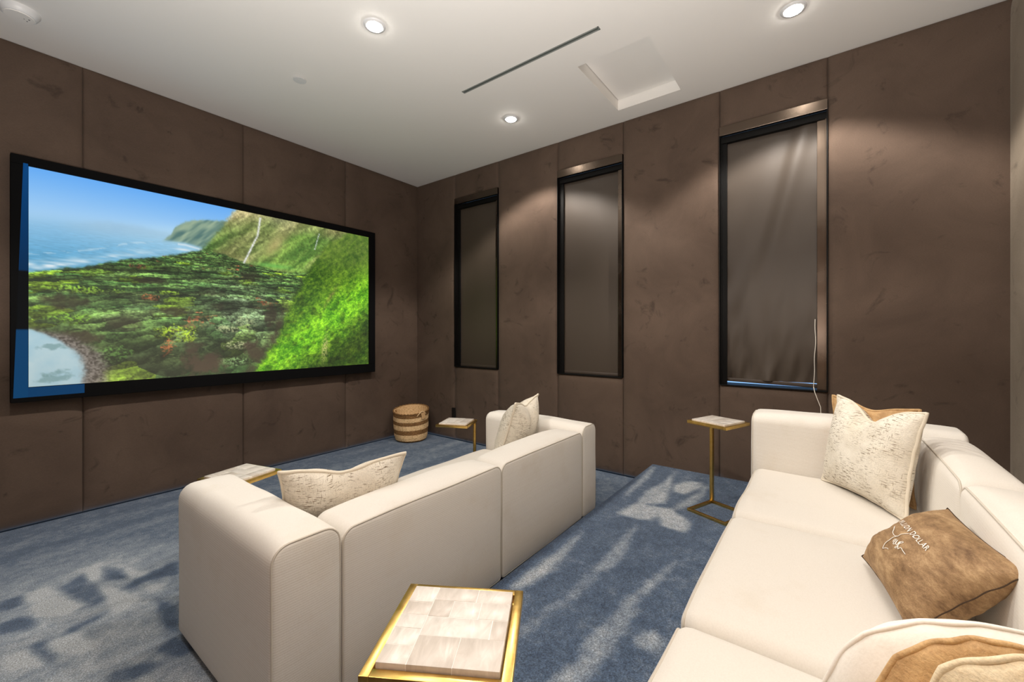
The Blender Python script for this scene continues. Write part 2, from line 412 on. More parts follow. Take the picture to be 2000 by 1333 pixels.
# ceiling with the access-hatch recess
HX0, HX1, HY0, HY1, HD = 2.545, 3.245, .86, 1.35, .08
mb = MB()
for x0, x1, y0, y1 in ((X0-.1, HX0, Y0-.1, Y1+.1), (HX1, X1+.2, Y0-.1, Y1+.1), (HX0, HX1, Y0-.1, HY0), (HX0, HX1, HY1, Y1+.1)):
    mb.box(x0, x1, y0, y1, H, H+.16)
ceil = struct(mb.build('ceiling', M['paint']))
g = .004
MB().box(HX0+g, HX1-g, HY0+g, HY1-g, H+HD, H+HD+.02, .003).build('hatch_panel', M['paint'], ceil)
MB().box(HX0, HX1, HY0, HY1, H+HD+.03, H+.16).build('hatch_backing', M['slot_dark'], ceil)

# ------------------------------------------------------------------ windows and blinds
for i, (a, b) in enumerate(WINS):
    n = i+1
    fx = X1+.10
    mb = MB()
    w = struct(MB().box(X1+.002, X1+.030, a+.001, b-.001, WZ1-.068, WZ1, .0015).build('window_%d' % n, M['bronze']))
    MB().box(X1-.0, X1+.14, a, a+.006, WZ0, WZ1-.068).box(X1-.0, X1+.14, b-.006, b, WZ0, WZ1-.068).build('window_jamb', M['matt_black'], w)
    MB().box(X1-.0, X1+.14, a+.006, b-.006, WZ0-.004, WZ0+.002).build('window_sill', M['matt_black'], w)
    MB().box(fx-.065, fx+.04, a+.006, b-.006, WZ1-.115, WZ1-.069).build('head_box', M['matt_black'], w)
    for y0, y1, mt in ((a+.006, a+.058, 'bronze'), (b-.046, b-.006, 'matt_black')):
        lo = y0 < a+.02
        MB().box(fx-.055, fx-.040, y0, y1, WZ0+.002, WZ1-.115, .002).box(fx-.063, fx-.053, (y0 if lo else y1-.008), (y0+.008 if lo else y1), WZ0+.002, WZ1-.115, .001).build('side_channel', M[mt], w)
    MB().box(fx+.030, fx+.036, a, b, WZ0-.02, WZ1+.02).build('window_pane', M['glass'], w)
    # the blind
    lab = ['narrow near-black roller blind lowered in the window nearest the room corner',
           'smooth dark brown roller blind lowered in the middle window',
           'wrinkled brown roller blind lowered in the window nearest the long rear sofa'][i]
    bx_ = fx-.028
    bl = thing('roller_blind', lab, 'blind', (bx_, (a+b)/2, WZ0), 'roller blinds in the window wall')
    y0, y1 = a+.05, b-.036
    gap = .022 if i == 2 else .004
    z0, z1 = WZ0+gap+.02, WZ1-.10
    U = np.linspace(y0, y1, 60); Z = np.linspace(z0, z1, 150); A, B = np.meshgrid(U, Z)
    s = (A-y0)/(y1-y0); t = (B-z0)/(z1-z0)
    D = wobble(A, B*.6, s, .0007, 9, i)
    if i == 2:
        ln = s-(.12+.78*(1-t))           # long diagonal buckle
        D += -.010*np.exp(-(np.clip(ln, -1, 1)/.10)**2)*np.clip((t-.40)*4, 0, 1)+.006*np.exp(-((ln-.15)/.09)**2)*np.clip((t-.35)*4, 0, 1)
        lo = np.exp(-t/.13)
        D += lo*(.010*np.sin(9*s+14*t)+.008*np.sin(21*s-17*t)+.006*np.sin(34*(s+.8*t)))
        edge = np.exp(-s/.10)+np.exp(-(1-s)/.08)
        D += edge*.0045*np.sin(40*t+3*s)*np.clip(1.1-t, 0, 1)
        D += .0026*np.sin(25*(s*.8+t))*np.clip(.9-t, 0, 1)
    else:
        D += .003*np.sin(3*s*PI+i)*t+.0012*np.sin(7*s+5*t)
    P = np.stack([bx_+D, A, B], -1)
    # shift so the empty is the origin
    org = np.array(bl.location)
    mesh('blind_fabric', (P-org).reshape(-1, 3), grid_faces(60, 150), M['blind'], bl, True)
    tilt = .010 if i == 2 else 0
    V = []
    rail = MB().box(bx_-.008-org[0], bx_+.008-org[0], y0-org[1], y1-org[1], z0-.022-org[2], z0+.004-org[2], .004)
    if tilt: rail.V = [(x, y, z+tilt*((y-(y0-org[1]))/(y1-y0)-.75)) for x, y, z in rail.V]
    rail.build('bottom_rail', M['blind_rail'], bl, True)
    if i == 2:
        pts = [(fx-.066, a+.070+.004*math.sin(9*z)+.002*math.sin(31*z), z) for z in np.linspace(1.32, WZ0+.02, 30)]
        pts += [(X1-.02, a+.068, WZ0-.01), (X1-.028, a+.055, WZ0-.05), (X1-.028, a+.038, WZ0-.10), (X1-.028, a+.036, WZ0-.16), (X1-.028, a+.045, WZ0-.21), (X1-.028, a+.043, WZ0-.32)]
        c = MB().tube([tuple(np.array(p)-org) for p in pts], .0024, 6).build('pull_cord', M['cord'], bl, True)
        c['label'] = 'thin white pull cord'

# ------------------------------------------------------------------ projector screen with its picture
def fbm(n, m, cell, seed, octv=5, ax=1.0):
    r = np.random.default_rng(seed); out = np.zeros((n, m)); amp = 1; tot = 0
    yy, xx = np.mgrid[0:n, 0:m].astype(float)
    for k in range(octv):
        cx = cell*ax/2**k; cy = cell/2**k
        if cx < 1.2: break
        gw, gh = int(m/cx)+3, int(n/cy)+3
        G = r.random((gh, gw)); fx = xx/cx; fy = yy/cy; ix = fx.astype(int); iy = fy.astype(int); tx = fx-ix; ty = fy-iy
        tx = tx*tx*(3-2*tx); ty = ty*ty*(3-2*ty)
        v = (G[iy, ix]*(1-tx)+G[iy, ix+1]*tx)*(1-ty)+(G[iy+1, ix]*(1-tx)+G[iy+1, ix+1]*tx)*ty
        out += amp*v; tot += amp; amp *= .55
    return out/tot
def lattice(x, y, seed):
    r = np.random.default_rng(seed); G = r.random((256, 256))
    ix = np.floor(x).astype(int); iy = np.floor(y).astype(int); tx = x-ix; ty = y-iy
    tx = tx*tx*(3-2*tx); ty = ty*ty*(3-2*ty); ix &= 255; iy &= 255; jx = (ix+1) & 255; jy = (iy+1) & 255
    return (G[iy, ix]*(1-tx)+G[iy, jx]*tx)*(1-ty)+(G[jy, ix]*(1-tx)+G[jy, jx]*tx)*ty
def cells(x, y, seed):
    """distance to the nearest of scattered points, and that point's random value"""
    r = np.random.default_rng(seed); PX_ = r.random((256, 256)); PY_ = r.random((256, 256)); PV = r.random((256, 256))
    ix = np.floor(x).astype(int); iy = np.floor(y).astype(int)
    best = np.full(x.shape, 9.0); val = np.zeros(x.shape); dy_ = np.zeros(x.shape); dx_ = np.zeros(x.shape)
    for a in (-1, 0, 1):
        for b in (-1, 0, 1):
            jx, jy = (ix+a) & 255, (iy+b) & 255
            ex = x-(ix+a+PX_[jy, jx]); ey = y-(iy+b+PY_[jy, jx]); d = ex*ex+ey*ey
            k = d < best; best = np.where(k, d, best); val = np.where(k, PV[jy, jx], val); dy_ = np.where(k, ey, dy_); dx_ = np.where(k, ex, dx_)
    return np.sqrt(best), val, dx_, dy_
def paint():
    n, m = 370, 650
    V, S = np.mgrid[0:n, 0:m].astype(float); V /= n-1; S /= m-1
    I = np.zeros((n, m, 3))
    f1 = fbm(n, m, 60, 1); f2 = fbm(n, m, 22, 2); f3 = fbm(n, m, 9, 3); f4 = fbm(n, m, 5, 4, 3); f5 = fbm(n, m, 120, 5)
    f6 = fbm(n, m, 2.6, 6, 2)
    def c(*a): return np.array(a, float)
    def put(mask, col):
        mk = np.clip(mask, 0, 1)[..., None]; I[:] = I*(1-mk)+col*mk
    def soft(d, w): return 1/(1+np.exp(-np.clip(d/w, -50, 50)))
    def curve(pts): return np.interp(S, [p[0] for p in pts], [p[1] for p in pts])
    def curv(pts): return np.interp(V, [p[0] for p in pts], [p[1] for p in pts])
    L = lambda a, b, t: np.array(a, float)*(1-t[..., None])+np.array(b, float)*t[..., None]
    # sky and sea
    I[:] = L((98, 172, 248), (176, 216, 248), np.clip(V/.24+.12*S-.05, 0, 1))
    hz = curve([(0, .225), (.3, .185), (.5, .17)])
    sea = L((142, 194, 232), (70, 152, 196), np.clip((V-hz)/.24, 0, 1)**1.2)
    rip = lattice(S*60, V*330, 71)*.6+lattice(S*140, V*600, 72)*.4
    sea = sea*(1+.16*(rip-.5)[..., None]*np.clip((V-hz)/.12, 0, 1.3)[..., None])+L((0, 0, 0), (44, 30, 16), np.clip((S-.05)/.3, 0, 1)*np.clip(1.1-(V-hz)/.22, 0, 1))
    put(soft(V-hz, .016), sea)
    hd = curve([(0, .30), (.07, .222), (.14, .195), (.2, .19), (.27, .20), (.35, .21)])
    put(soft(V-hd-.012*f3, .006)*soft(hz+.055-V, .012)*np.clip((S-.03)/.1, 0, 1)*.40, L((140, 176, 204), (152, 186, 208), f2))
    h2 = curve([(.27, .26), (.293, .215), (.306, .165), (.33, .13), (.353, .112), (.40, .095), (.435, .086), (.47, .09), (.5, .1)])
    b2 = curve([(.28, .25), (.33, .248), (.37, .262), (.42, .275), (.5, .28)])
    gull = lattice((S+.5*V)*60, V*9, 41)*.55+lattice((S+.5*V)*130, V*30, 42)*.45
    hc = L((66, 104, 96), (150, 172, 138), np.clip(gull*1.9-.5, 0, 1)); hc = hc*.86+np.array((150, 190, 215))*.14
    put(soft(V-h2-.012*(f4-.5), .003)*soft(b2-V, .004)*(S > .27), hc)
    put(np.exp(-((V-b2-.012)/.005)**2)*((S > .31) & (S < .44))*.75, c(222, 234, 240))
    sh = curve([(0, .475), (.058, .45), (.117, .423), (.191, .37), (.287, .332), (.333, .30), (.37, .272)])
    foam = lattice(S*50, V*120, 73)
    put(np.exp(-((V-sh+.022)/.022)**2)*(S < .37)*(.15+1.1*foam)*np.clip(1.15-S*3.2, .12, 1), c(222, 236, 244))
    put(np.exp(-((V-sh+.07+.01*foam)/.005)**2)*(S < .25)*.45*(foam > .45), c(206, 226, 238))
    put(np.exp(-((S-.325)/.02)**2-((V-.288)/.006)**2)*.9, c(228, 236, 240))
    # the big cliff: slanting gullies, bare rock and green ribs
    ce = curv([(0, .474), (.016, .466), (.098, .44), (.184, .41), (.268, .378), (.4, .34)])
    gx = S+.62*V; gully = lattice(gx*34+2*f1, V*6, 43)*.55+lattice(gx*80+2*f2, V*16, 44)*.45
    rock = np.clip(.5+(lattice(gx*13, V*5, 45)-.5)*2.4-(V-.1)*2.2-(S-.52)*2.0, 0, 1)
    cl = L((62, 100, 40), (128, 166, 72), np.clip(gully*2-.5, 0, 1))
    cl = cl*(1-rock[..., None])+L((120, 116, 70), (206, 194, 140), np.clip(gully*2.2-.6, 0, 1))*rock[..., None]
    top = np.clip(1-(V-.0)/.09, 0, 1)*np.exp(-((S-.61)/.06)**2)*.7
    cl = cl*(1-top[..., None])+L((92, 86, 70), (150, 140, 112), f3)*top[..., None]
    cl *= (.58+.55*f4+.35*f6)[..., None]
    put(soft(S-ce-.012*(f4-.5), .003)*(V < .55), cl)
    d = S-(.625-.36*(V-.12)); put(np.exp(-(d/.026)**2)*np.exp(-((V-.19)/.085)**2)*.8, L((160, 148, 92), (210, 192, 132), f3))
    put(np.exp(-((S-.60)/.06)**2)*np.exp(-((V-.318)/.014)**2)*.9, L((96, 170, 70), (130, 200, 96), f4))
    put(np.exp(-((S-.445)/.018)**2)*np.exp(-((V-.335)/.014)**2)*.9, c(106, 182, 66))
    # the forest on the valley floor, laid out in ground-plane coordinates
    fb = curve([(0, .478), (.058, .452), (.117, .426), (.191, .372), (.25, .35), (.333, .305), (.381, .274), (.44, .285), (.503, .322), (.57, .335), (.643, .355), (.72, .335), (.80, .30)])
    q = 1/np.clip(V-.20, .05, 2)
    X = (S-.45)*q*7; Y = q*9
    def canopy(k, sd):
        d, v, ex, ey = cells(X*k+.6*lattice(X*k*2, Y*k*2, sd+9), Y*k*.30+.5*lattice(X*k*2, Y*k*2, sd+8), sd)
        h = np.clip(1-d*1.15, 0, 1)**.6
        return h, v, np.clip(.5+.95*ey-.25*ex, 0, 1.15)*np.clip(1.25-d*.9, 0, 1)
    h1, v1, l1 = canopy(.75, 51); h2_, v2, l2 = canopy(1.9, 54); h3, v3, l3 = canopy(4.6, 57)
    big = lattice(X*.34, Y*.30, 60); hue = lattice(X*.55, Y*.7, 61)
    leaf = (f6-.5)*1.1+(f4-.5)*.9
    light = .10+.62*l1*(.35+.9*l2)+.34*l2*l3+.40*leaf*np.clip(l1+.2, 0, 1)
    light = light*(.62+.75*np.clip(big*1.6-.3, 0, 1))
    green = L((58, 98, 44), (124, 166, 78), np.clip(hue*1.6-.3+.4*(v2-.5), 0, 1))
    lime = np.clip((v1-.80)*9, 0, 1)*(V > .36); green = green*(1-lime[..., None])+lime[..., None]*np.array((150, 196, 44.))
    grey = np.clip(np.exp(-((S-.50)/.13)**2-((V-.62)/.17)**2)*1.1*(.4+.8*v2), 0, .85); green = green*(1-grey[..., None])+grey[..., None]*np.array((136, 160, 122.))
    pale = np.clip((v1-.60)*12, 0, 1)*np.clip((.70-v1)*12, 0, 1)*(V > .5); green = green*(1-.7*pale[..., None])+.7*pale[..., None]*np.array((170, 184, 136.))
    rust = np.clip((.03-v1)*90, 0, 1)*np.clip(l1*2-.3, 0, 1)*np.clip(f4*4-1.4, 0, 1); green = green*(1-rust[..., None])+rust[..., None]*np.array((160, 88, 56.))
    trees = green*np.clip(light*1.5, .05, 1.4)[..., None]+np.array((16, 22, 14.))
    near = np.clip((V-.42)/.5, 0, 1)
    put(soft(V-fb-.014*(f3-.5)-.006*(f4-.5), .0025), trees)
    # distinct groups: lime and rust crowns in front, pale feathery ones, dark hollows
    for s, v, rx, ry, colr, a in ((.305, .745, .055, .040, (160, 196, 44), .9), (.335, .785, .030, .030, (172, 206, 52), .8), (.285, .835, .020, .045, (176, 100, 56), .85), (.075, .685, .050, .030, (118, 172, 48), .8), (.10, .545, .075, .020, (138, 186, 56), .8), (.24, .565, .028, .018, (160, 94, 56), .8), (.285, .535, .035, .014, (140, 180, 52), .8), (.215, .405, .022, .014, (112, 62, 48), .8), (.455, .735, .05, .025, (172, 180, 130), .75), (.50, .70, .04, .06, (160, 172, 122), .6), (.475, .83, .05, .030, (186, 192, 142), .75), (.16, .86, .045, .05, (92, 150, 60), .6), (.47, .93, .055, .035, (128, 166, 104), .8), (.45, .385, .1, .012, (130, 168, 96), .5)):
        d = ((S-s)/rx)**2+((V-v)/ry)**2+2.0*(f3-.5)+1.6*(f4-.5)
        put(np.clip((1-d)*1.6, 0, 1)*np.clip((f6-.30)*3.5, 0, 1)*a, np.array(colr, float)*np.clip(.82-.45*(V-v)/ry+1.3*(f6-.5)+.8*(f4-.5), .2, 1.3)[..., None])
    for s, v, rx, ry, a in ((.375, .93, .070, .085, .95), (.355, .83, .035, .03, .6), (.53, .86, .035, .075, .85), (.30, .635, .06, .030, .75), (.52, .40, .035, .04, .7), (.585, .64, .022, .10, .75), (.06, .61, .045, .045, .7), (.24, .475, .045, .018, .7), (.40, .52, .05, .018, .5), (.09, .775, .05, .035, .75), (.42, .60, .025, .03, .5), (.19, .70, .05, .04, .45)):
        d = ((S-s)/rx)**2+((V-v)/ry)**2+2.0*(f2-.5)+1.2*(f3-.5)
        put(np.clip((1-d)*1.2, 0, 1)*a, L((38, 34, 26), (74, 60, 46), np.clip((V-.5)*2, 0, 1)))
    # the bright grassy slope on the right
    se = curv([(0, .90), (.05, .86), (.09, .82), (.18, .775), (.291, .735), (.423, .70), (.515, .668), (.656, .636), (.808, .606), (1.0, .528)])
    a1 = S*.79+V*.35*.57; a2 = -S*.57*1.76+V*.9     # along and across the fall of the slope
    gs = lattice((S+.50*V)*95, (V-.6*S)*46, 81)*.45+lattice((S+.50*V)*210, (V-.6*S)*110, 82)*.35+lattice((S+.5*V)*26, (V-.6*S)*9, 83)*.35
    gr = L((44, 94, 18), (146, 200, 44), np.clip(gs*1.5-.38+.35*(f6-.5), 0, 1))
    band = S*.72+V*.55
    lit = np.exp(-((band-.955+.05*(f2-.5))/.10)**2); sh2 = np.exp(-((band-1.13+.05*(f2-.5)+.03*(f1-.5))/.080)**2)
    gr = gr*(.74+.42*lit[..., None])+lit[..., None]*np.array((10, 26, -6.))
    gr = gr*(1-.34*sh2[..., None])
    gr *= (.78+.26*f4+.22*f6)[..., None]
    bush = np.clip((lattice(S*40, V*34, 84)-.66)*5, 0, 1)*np.clip((V-.3)*4, 0, 1)*.5
    gr = gr*(1-bush[..., None]*.5)
    up = soft(.27-V+.25*(S-.85), .05)[..., None]; gr = gr*(1-up*.55)+up*.55*L((70, 100, 44), (140, 158, 78), np.clip(f3*1.6-.3, 0, 1))
    put(soft(S-se-.02*(f3-.5), .004), gr)
    put(np.exp(-((S-(.80-.08*(V-.8)))/.013)**2)*np.exp(-((V-.86)/.09)**2)*np.clip(f6*2.4-.6, 0, 1), c(200, 192, 124))
    put(np.exp(-((S-(.80-.33*(V-.55)))/.008)**2)*np.exp(-((V-.50)/.09)**2)*np.clip(f4*2-.5, 0, 1)*.7, c(172, 150, 88))
    put(np.exp(-((S-se+.016)/.018)**2)*np.clip((V-.5)*6, 0, 1)*np.clip(f3*2-.3, 0, 1)*.75, c(62, 52, 38))
    # waterfalls
    fx = curv([(0, .553), (.14, .542), (.2, .527), (.317, .499)])
    put(np.exp(-((S-fx-.002*(f4-.5))/(.0030+.0014*f4))**2)*((V > .02) & (V < .325))*(.55+.6*f6), c(236, 238, 240))
    fx = curv([(.05, .771), (.17, .752)]); put(np.exp(-((S-fx)/.003)**2)*((V > .05) & (V < .17))*np.clip(f6*1.6-.2, 0, 1), c(214, 222, 222))
    # stony beach and the pale pool
    be = curv([(.70, .03), (.75, .07), (.803, .105), (.86, .138), (.93, .15), (1, .145)])
    put(soft(be-S+.02*(f4-.5), .006)*soft(V-.735-.9*S*.4, .006), L((58, 54, 50), (136, 130, 124), np.clip(f6*1.8-.4, 0, 1)))
    pe = curv([(.725, -.01), (.75, .022), (.77, .042), (.807, .068), (.857, .092), (.92, .103), (1.0, .100)])
    pool = L((152, 204, 228), (190, 224, 236), np.clip(f2*1.4-.2, 0, 1))
    for s, v in ((.040, .82), (.055, .935), (.045, .965)):
        d = ((S-s)/.035)**2+((V-v+.2*(S-s))/.016)**2+2.4*(f3-.5)+1.5*(f4-.5); k = np.clip(1-d, 0, 1)[..., None]*.6; pool = pool*(1-k)+np.array((88, 138, 144))*k
    put(soft(pe-S-.008*(f4-.5), .003)*(V > .72), pool)
    I = np.clip(I, 0, 255)
    room_wash = np.clip(.05+.30*np.clip((V-.42)*1.5, 0, 1)*np.clip(1.05-S*1.35, 0, 1), 0, .3)[..., None]  # room light washing the screen, strongest lower left, painted into the picture
    I = I*(1-room_wash)+np.array((168, 148, 126))*room_wash
    return np.clip(I, 0, 255)
def srgb_lin(A):
    A = A/255; return np.where(A <= .04045, A/12.92, ((A+.055)/1.055)**2.4)
SX0, SX1, SZ0, SZ1 = .189, 2.766, .797, 2.33
IX0, IX1, IZ0, IZ1 = .262, 2.692, .888, 2.272
FY = 3.968
scr = thing('projector_screen', 'large black framed projection screen showing a green coast on the front wall', 'screen', ((SX0+SX1)/2, FY+.04, SZ0))
org = np.array(scr.location)
mb = MB()
for x0, x1, z0, z1 in ((SX0, SX1, SZ0, IZ0), (SX0, SX1, IZ1, SZ1), (SX0, IX0, IZ0, IZ1), (IX1, SX1, IZ0, IZ1)):
    mb.box(x0-org[0], x1-org[0], FY-org[1], FY+.05-org[1], z0-org[2], z1-org[2], .003)
mb.build('screen_frame', M['frame_black'], scr)
IMG = paint(); LIN = srgb_lin(IMG)
n, m_ = IMG.shape[:2]
XX, ZZ = np.meshgrid(np.linspace(IX0-.004, IX1+.004, m_), np.linspace(IZ1+.004, IZ0-.004, n))
P = np.stack([XX-org[0], np.full_like(XX, FY+.018-org[1]), ZZ-org[2]], -1).reshape(-1, 3)
po = mesh('screen_surface', P, grid_faces(m_, n), M['picture'], scr, False)
at = po.data.attributes.new('picture', 'FLOAT_COLOR', 'POINT')
at.data.foreach_set('color', np.concatenate([LIN.reshape(-1, 3), np.ones((n*m_, 1))], 1).astype(np.float32).ravel())
po['label'] = 'projected picture of a forested valley, cliffs and sea'
# projector spill on the frame's left border and lower left corner, painted as glow
def spill(x0, x1, z0, z1, colfun):
    nx, nz = 12, 60
    A, B = np.meshgrid(np.linspace(x0, x1, nx), np.linspace(z0, z1, nz))
    return A, B
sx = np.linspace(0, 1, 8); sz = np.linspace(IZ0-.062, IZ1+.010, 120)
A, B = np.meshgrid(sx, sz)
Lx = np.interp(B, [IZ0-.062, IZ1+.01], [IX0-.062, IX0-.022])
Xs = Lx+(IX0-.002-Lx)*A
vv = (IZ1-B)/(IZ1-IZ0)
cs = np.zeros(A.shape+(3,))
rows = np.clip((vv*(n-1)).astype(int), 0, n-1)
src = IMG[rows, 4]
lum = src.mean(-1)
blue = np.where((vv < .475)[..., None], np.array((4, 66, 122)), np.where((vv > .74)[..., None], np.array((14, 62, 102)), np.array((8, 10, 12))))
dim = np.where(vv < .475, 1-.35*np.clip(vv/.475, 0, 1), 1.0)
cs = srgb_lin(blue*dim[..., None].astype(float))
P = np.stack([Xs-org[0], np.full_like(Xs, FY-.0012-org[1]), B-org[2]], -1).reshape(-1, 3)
so = mesh('painted_overspill', P, grid_faces(8, 120), M['painted_spill'], scr)
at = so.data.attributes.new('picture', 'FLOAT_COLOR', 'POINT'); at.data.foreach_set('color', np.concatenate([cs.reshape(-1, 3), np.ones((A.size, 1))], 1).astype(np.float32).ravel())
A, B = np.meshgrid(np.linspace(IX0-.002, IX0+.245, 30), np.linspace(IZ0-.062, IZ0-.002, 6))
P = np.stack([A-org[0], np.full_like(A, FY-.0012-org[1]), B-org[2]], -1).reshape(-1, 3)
so = mesh('painted_overspill', P, grid_faces(30, 6), M['painted_spill'], scr)
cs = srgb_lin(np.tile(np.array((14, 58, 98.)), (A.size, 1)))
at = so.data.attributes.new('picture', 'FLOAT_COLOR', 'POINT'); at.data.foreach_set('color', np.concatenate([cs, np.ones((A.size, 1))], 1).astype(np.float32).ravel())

# ------------------------------------------------------------------ ceiling fittings
dl_lab = {(1.48, 2.13): 'bright round recessed downlight nearest the projection screen, left of the slot', (2.82, 2.13): 'small bright recessed downlight above the middle window',
          (2.82, .14): 'bright recessed downlight above the window nearest the rear sofa', (.14, 2.13): 'recessed downlight by the left wall in the front row',
          (.14, .14): 'recessed downlight above the near left end of the rear sofa', (1.48, .14): 'recessed downlight above the middle of the rear sofa'}
for x, y in DOWN:
    t = thing('downlight', dl_lab[(x, y)], 'light', (x, y, H), 'recessed ceiling downlights')
    MB().lathe([(.046, -.001), (.046, -.008), (.060, -.006), (.064, 0)], 36).build('trim_ring', M['white_plastic'], t, True, 50)
    MB().lathe([(.046, -.002), (.044, -.010), (.034, -.016), (.018, -.019), (.004, -.020)], 32).build('lens', M['lens'], t, True, 80)
t = thing('slot_diffuser', 'long thin grey linear air slot in the ceiling', 'vent', (2.295, 1.63, H), )
MB().box(-.016, -.008, -.555, .555, -.003, 0).box(.008, .016, -.555, .555, -.003, 0).box(-.016, .016, .55, .558, -.003, 0).box(-.016, .016, -.558, -.55, -.003, 0).build('slot_frame', M['slot'], t)
MB().box(-.008, .008, -.55, .55, -.001, 0).build('slot_blade', M['slot_dark'], t)
t = thing('sprinkler_cap', 'small flat white sprinkler cover on the ceiling', 'sprinkler', (1.47, 3.01, H))
MB().lathe([(.030, -.001), (.030, -.008), (.043, -.008), (.043, -.011), (.002, -.012)], 36).build('cap_disc', M['white_plastic'], t, True, 40)
t = thing('ceiling_detector', 'white round detector in the ceiling corner above the screen', 'detector', (.205, 3.63, H))
MB().lathe([(.082, 0), (.082, -.008), (.070, -.030), (.064, -.036), (.002, -.036)], 48).build('detector_base', M['white_plastic'], t, True, 35)
MB().lathe([(.060, -.036), (.058, -.040), (.002, -.041)], 48).build('detector_cover', M['paint'], t, True, 35)
for px_, py_, r_ in ((.036, -.012, .004), (.03, .012, .003), (.018, -.004, .002)):
    MB().lathe([(r_, -.0405), (r_, -.0425)], 10, (px_, py_)).build('indicator', M['grey_dot'], t)
t = tag(MB().box(-.008, 0, -.028, .028, 0, .135, .004).build('outlet_box', M['outlet']), 'black wall outlet low behind the side table near the basket', 'outlet')
t.location = (X1-.001, 3.405, .232)

# ------------------------------------------------------------------ upholstery
def block(name, parent, org, x0, x1, y0, y1, z0, z1, mat, R=.05, Rb=.02, f0=.02, f1=.03, crown=0., bulge=0., side=0., seed=1, wob=.002, pipe=(), pipe_mat='piping', nx=16, ny=18, slope=0.):
    """extruded along y: profile in x,z with rounded top corners R and bottom corners Rb; end fillets f0 (y0) and f1 (y1)"""
    hx, hz = (x1-x0)/2, (z1-z0)/2; cx, cy, cz = (x0+x1)/2, (y0+y1)/2, (z0+z1)/2; hy = (y1-y0)/2
    def ring(d):
        pts = []
        def arc(ax, az, r, a0):
            for k in range(7):
                t = a0+PI/2*k/6; pts.append((ax+r*math.cos(t), az+r*math.sin(t)))
        def line(p, q, n):
            for k in range(1, n): pts.append((p[0]+(q[0]-p[0])*k/n, p[1]+(q[1]-p[1])*k/n))
        a, b = hx-d, hz-d; rt = max(.004, R-d); rb = max(.004, Rb-d)
        arc(a-rt, b-rt, rt, 0); line((a-rt, b), (-a+rt, b), nx)
        arc(-a+rt, b-rt, rt, PI/2); line((-a, b-rt), (-a, -b+rb), 10)
        arc(-a+rb, -b+rb, rb, PI); line((-a+rb, -b), (a-rb, -b), nx)
        arc(a-rb, -b+rb, rb, 1.5*PI); line((a, -b+rb), (a, b-rt), 10)
        return np.array(pts)
    st = []
    for k in range(5): t = PI/2*k/4; st.append((y0+f0*(1-math.sin(t)), f0*(1-math.cos(t))))
    st = [(y0+f0-f0*math.cos(PI/2*k/4), f0-f0*math.sin(PI/2*k/4)) for k in range(5)]
    st += [(y, 0) for y in np.linspace(y0+f0, y1-f1, ny)[1:-1]]
    st += [(y1-f1+f1*math.sin(PI/2*k/4), f1-f1*math.cos(PI/2*k/4)) for k in range(5)]
    def deform(x, y, z):
        a = np.clip(x/hx, -1, 1); s = np.clip((y-cy)/hy, -1, 1); b = np.clip(z/hz, -1, 1)
        top = np.clip((b+.2)/1.2, 0, 1)
        zz = z+crown*(1-np.abs(a)**2.5)*(1-np.abs(s)**2.5)*top+slope*top*s
        xx = x+side*a*(1-np.abs(b)**2)*(1-np.abs(s)**2)
        yy = y+bulge*np.sign(s)*np.abs(s)**3*(1-np.abs(a)**2.2)*(1-np.abs(b)**2.2)
        w = wobble(x+seed, y*1.0, z, wob, 11, seed)
        return xx+w*np.sign(a)*.5*(np.abs(a) > .5), yy+w*np.sign(s)*.6*(np.abs(s) > .6), zz+w*top*(b > .5)
    rings = []
    base = ring(f0); 
    for k in (.12, .3, .5, .7, .88): rings.append((base*[k, k] , y0))
    for y, d in st: rings.append((ring(d), y))
    base = ring(f1)
    for k in (.88, .7, .5, .3, .12): rings.append((base*[k, k], y1))
    V = []; n = len(base)
    for rg, y in rings:
        X, Y, Z = deform(rg[:, 0], np.full(n, y), rg[:, 1])
        V.append(np.stack([X+cx, Y, Z+cz], -1))
    V = np.concatenate(V)-np.array(org)
    F = []
    for i in range(len(rings)-1):
        for k in range(n): F.append((i*n+k, i*n+(k+1) % n, (i+1)*n+(k+1) % n, (i+1)*n+k))
    F += [tuple(range(n))[::-1], tuple(range((len(rings)-1)*n, len(rings)*n))]
    o = mesh(name, V, F, M[mat], parent, True)
    for e in pipe:
        fi = f0 if e == 0 else f1
        d = fi*.30; yy = y0+fi*.28 if e == 0 else y1-fi*.28
        rg = ring(d)
        X, Y, Z = deform(rg[:, 0], np.full(n, yy), rg[:, 1])
        keep = list(range(n))
        MB().tube(np.stack([X+cx, Y, Z+cz], -1)-np.array(org), .0036, 6, True).build('piping', M[pipe_mat], o, True, 180)
    return o
def feet(parent, org, pts, z, h):
    for x, y in pts:
        MB().lathe([(.022, 0), (.026, h)], 14).build('foot', M['foot'], parent, True).location = (x-org[0], y-org[1], z-org[2])

# front sofa, its back to the camera
FS = dict(x0=.530, x1=2.628, y0=1.255, y1=2.095)
org = ((FS['x0']+FS['x1'])/2, (FS['y0']+FS['y1'])/2, 0)
sofa = thing('front_sofa', 'two-seat white linen sofa on the lower floor, facing the projection screen', 'sofa', org)
zb = .025
block('armrest', sofa, org, FS['x0'], .748, FS['y0'], FS['y1'], zb, .612, 'linen', R=.055, f0=.016, f1=.03, crown=.016, bulge=.008, side=.005, seed=1, pipe=(0,))
block('armrest', sofa, org, 2.436, FS['x1'], FS['y0'], FS['y1'], zb, .612, 'linen', R=.055, f0=.016, f1=.03, crown=.016, bulge=.008, side=.005, seed=2, pipe=(0,))
block('backrest', sofa, org, .752, 1.588, FS['y0']+.002, 1.47, zb, .585, 'linen', R=.045, f0=.014, f1=.05, crown=.030, bulge=.010, seed=3, pipe=(0,))
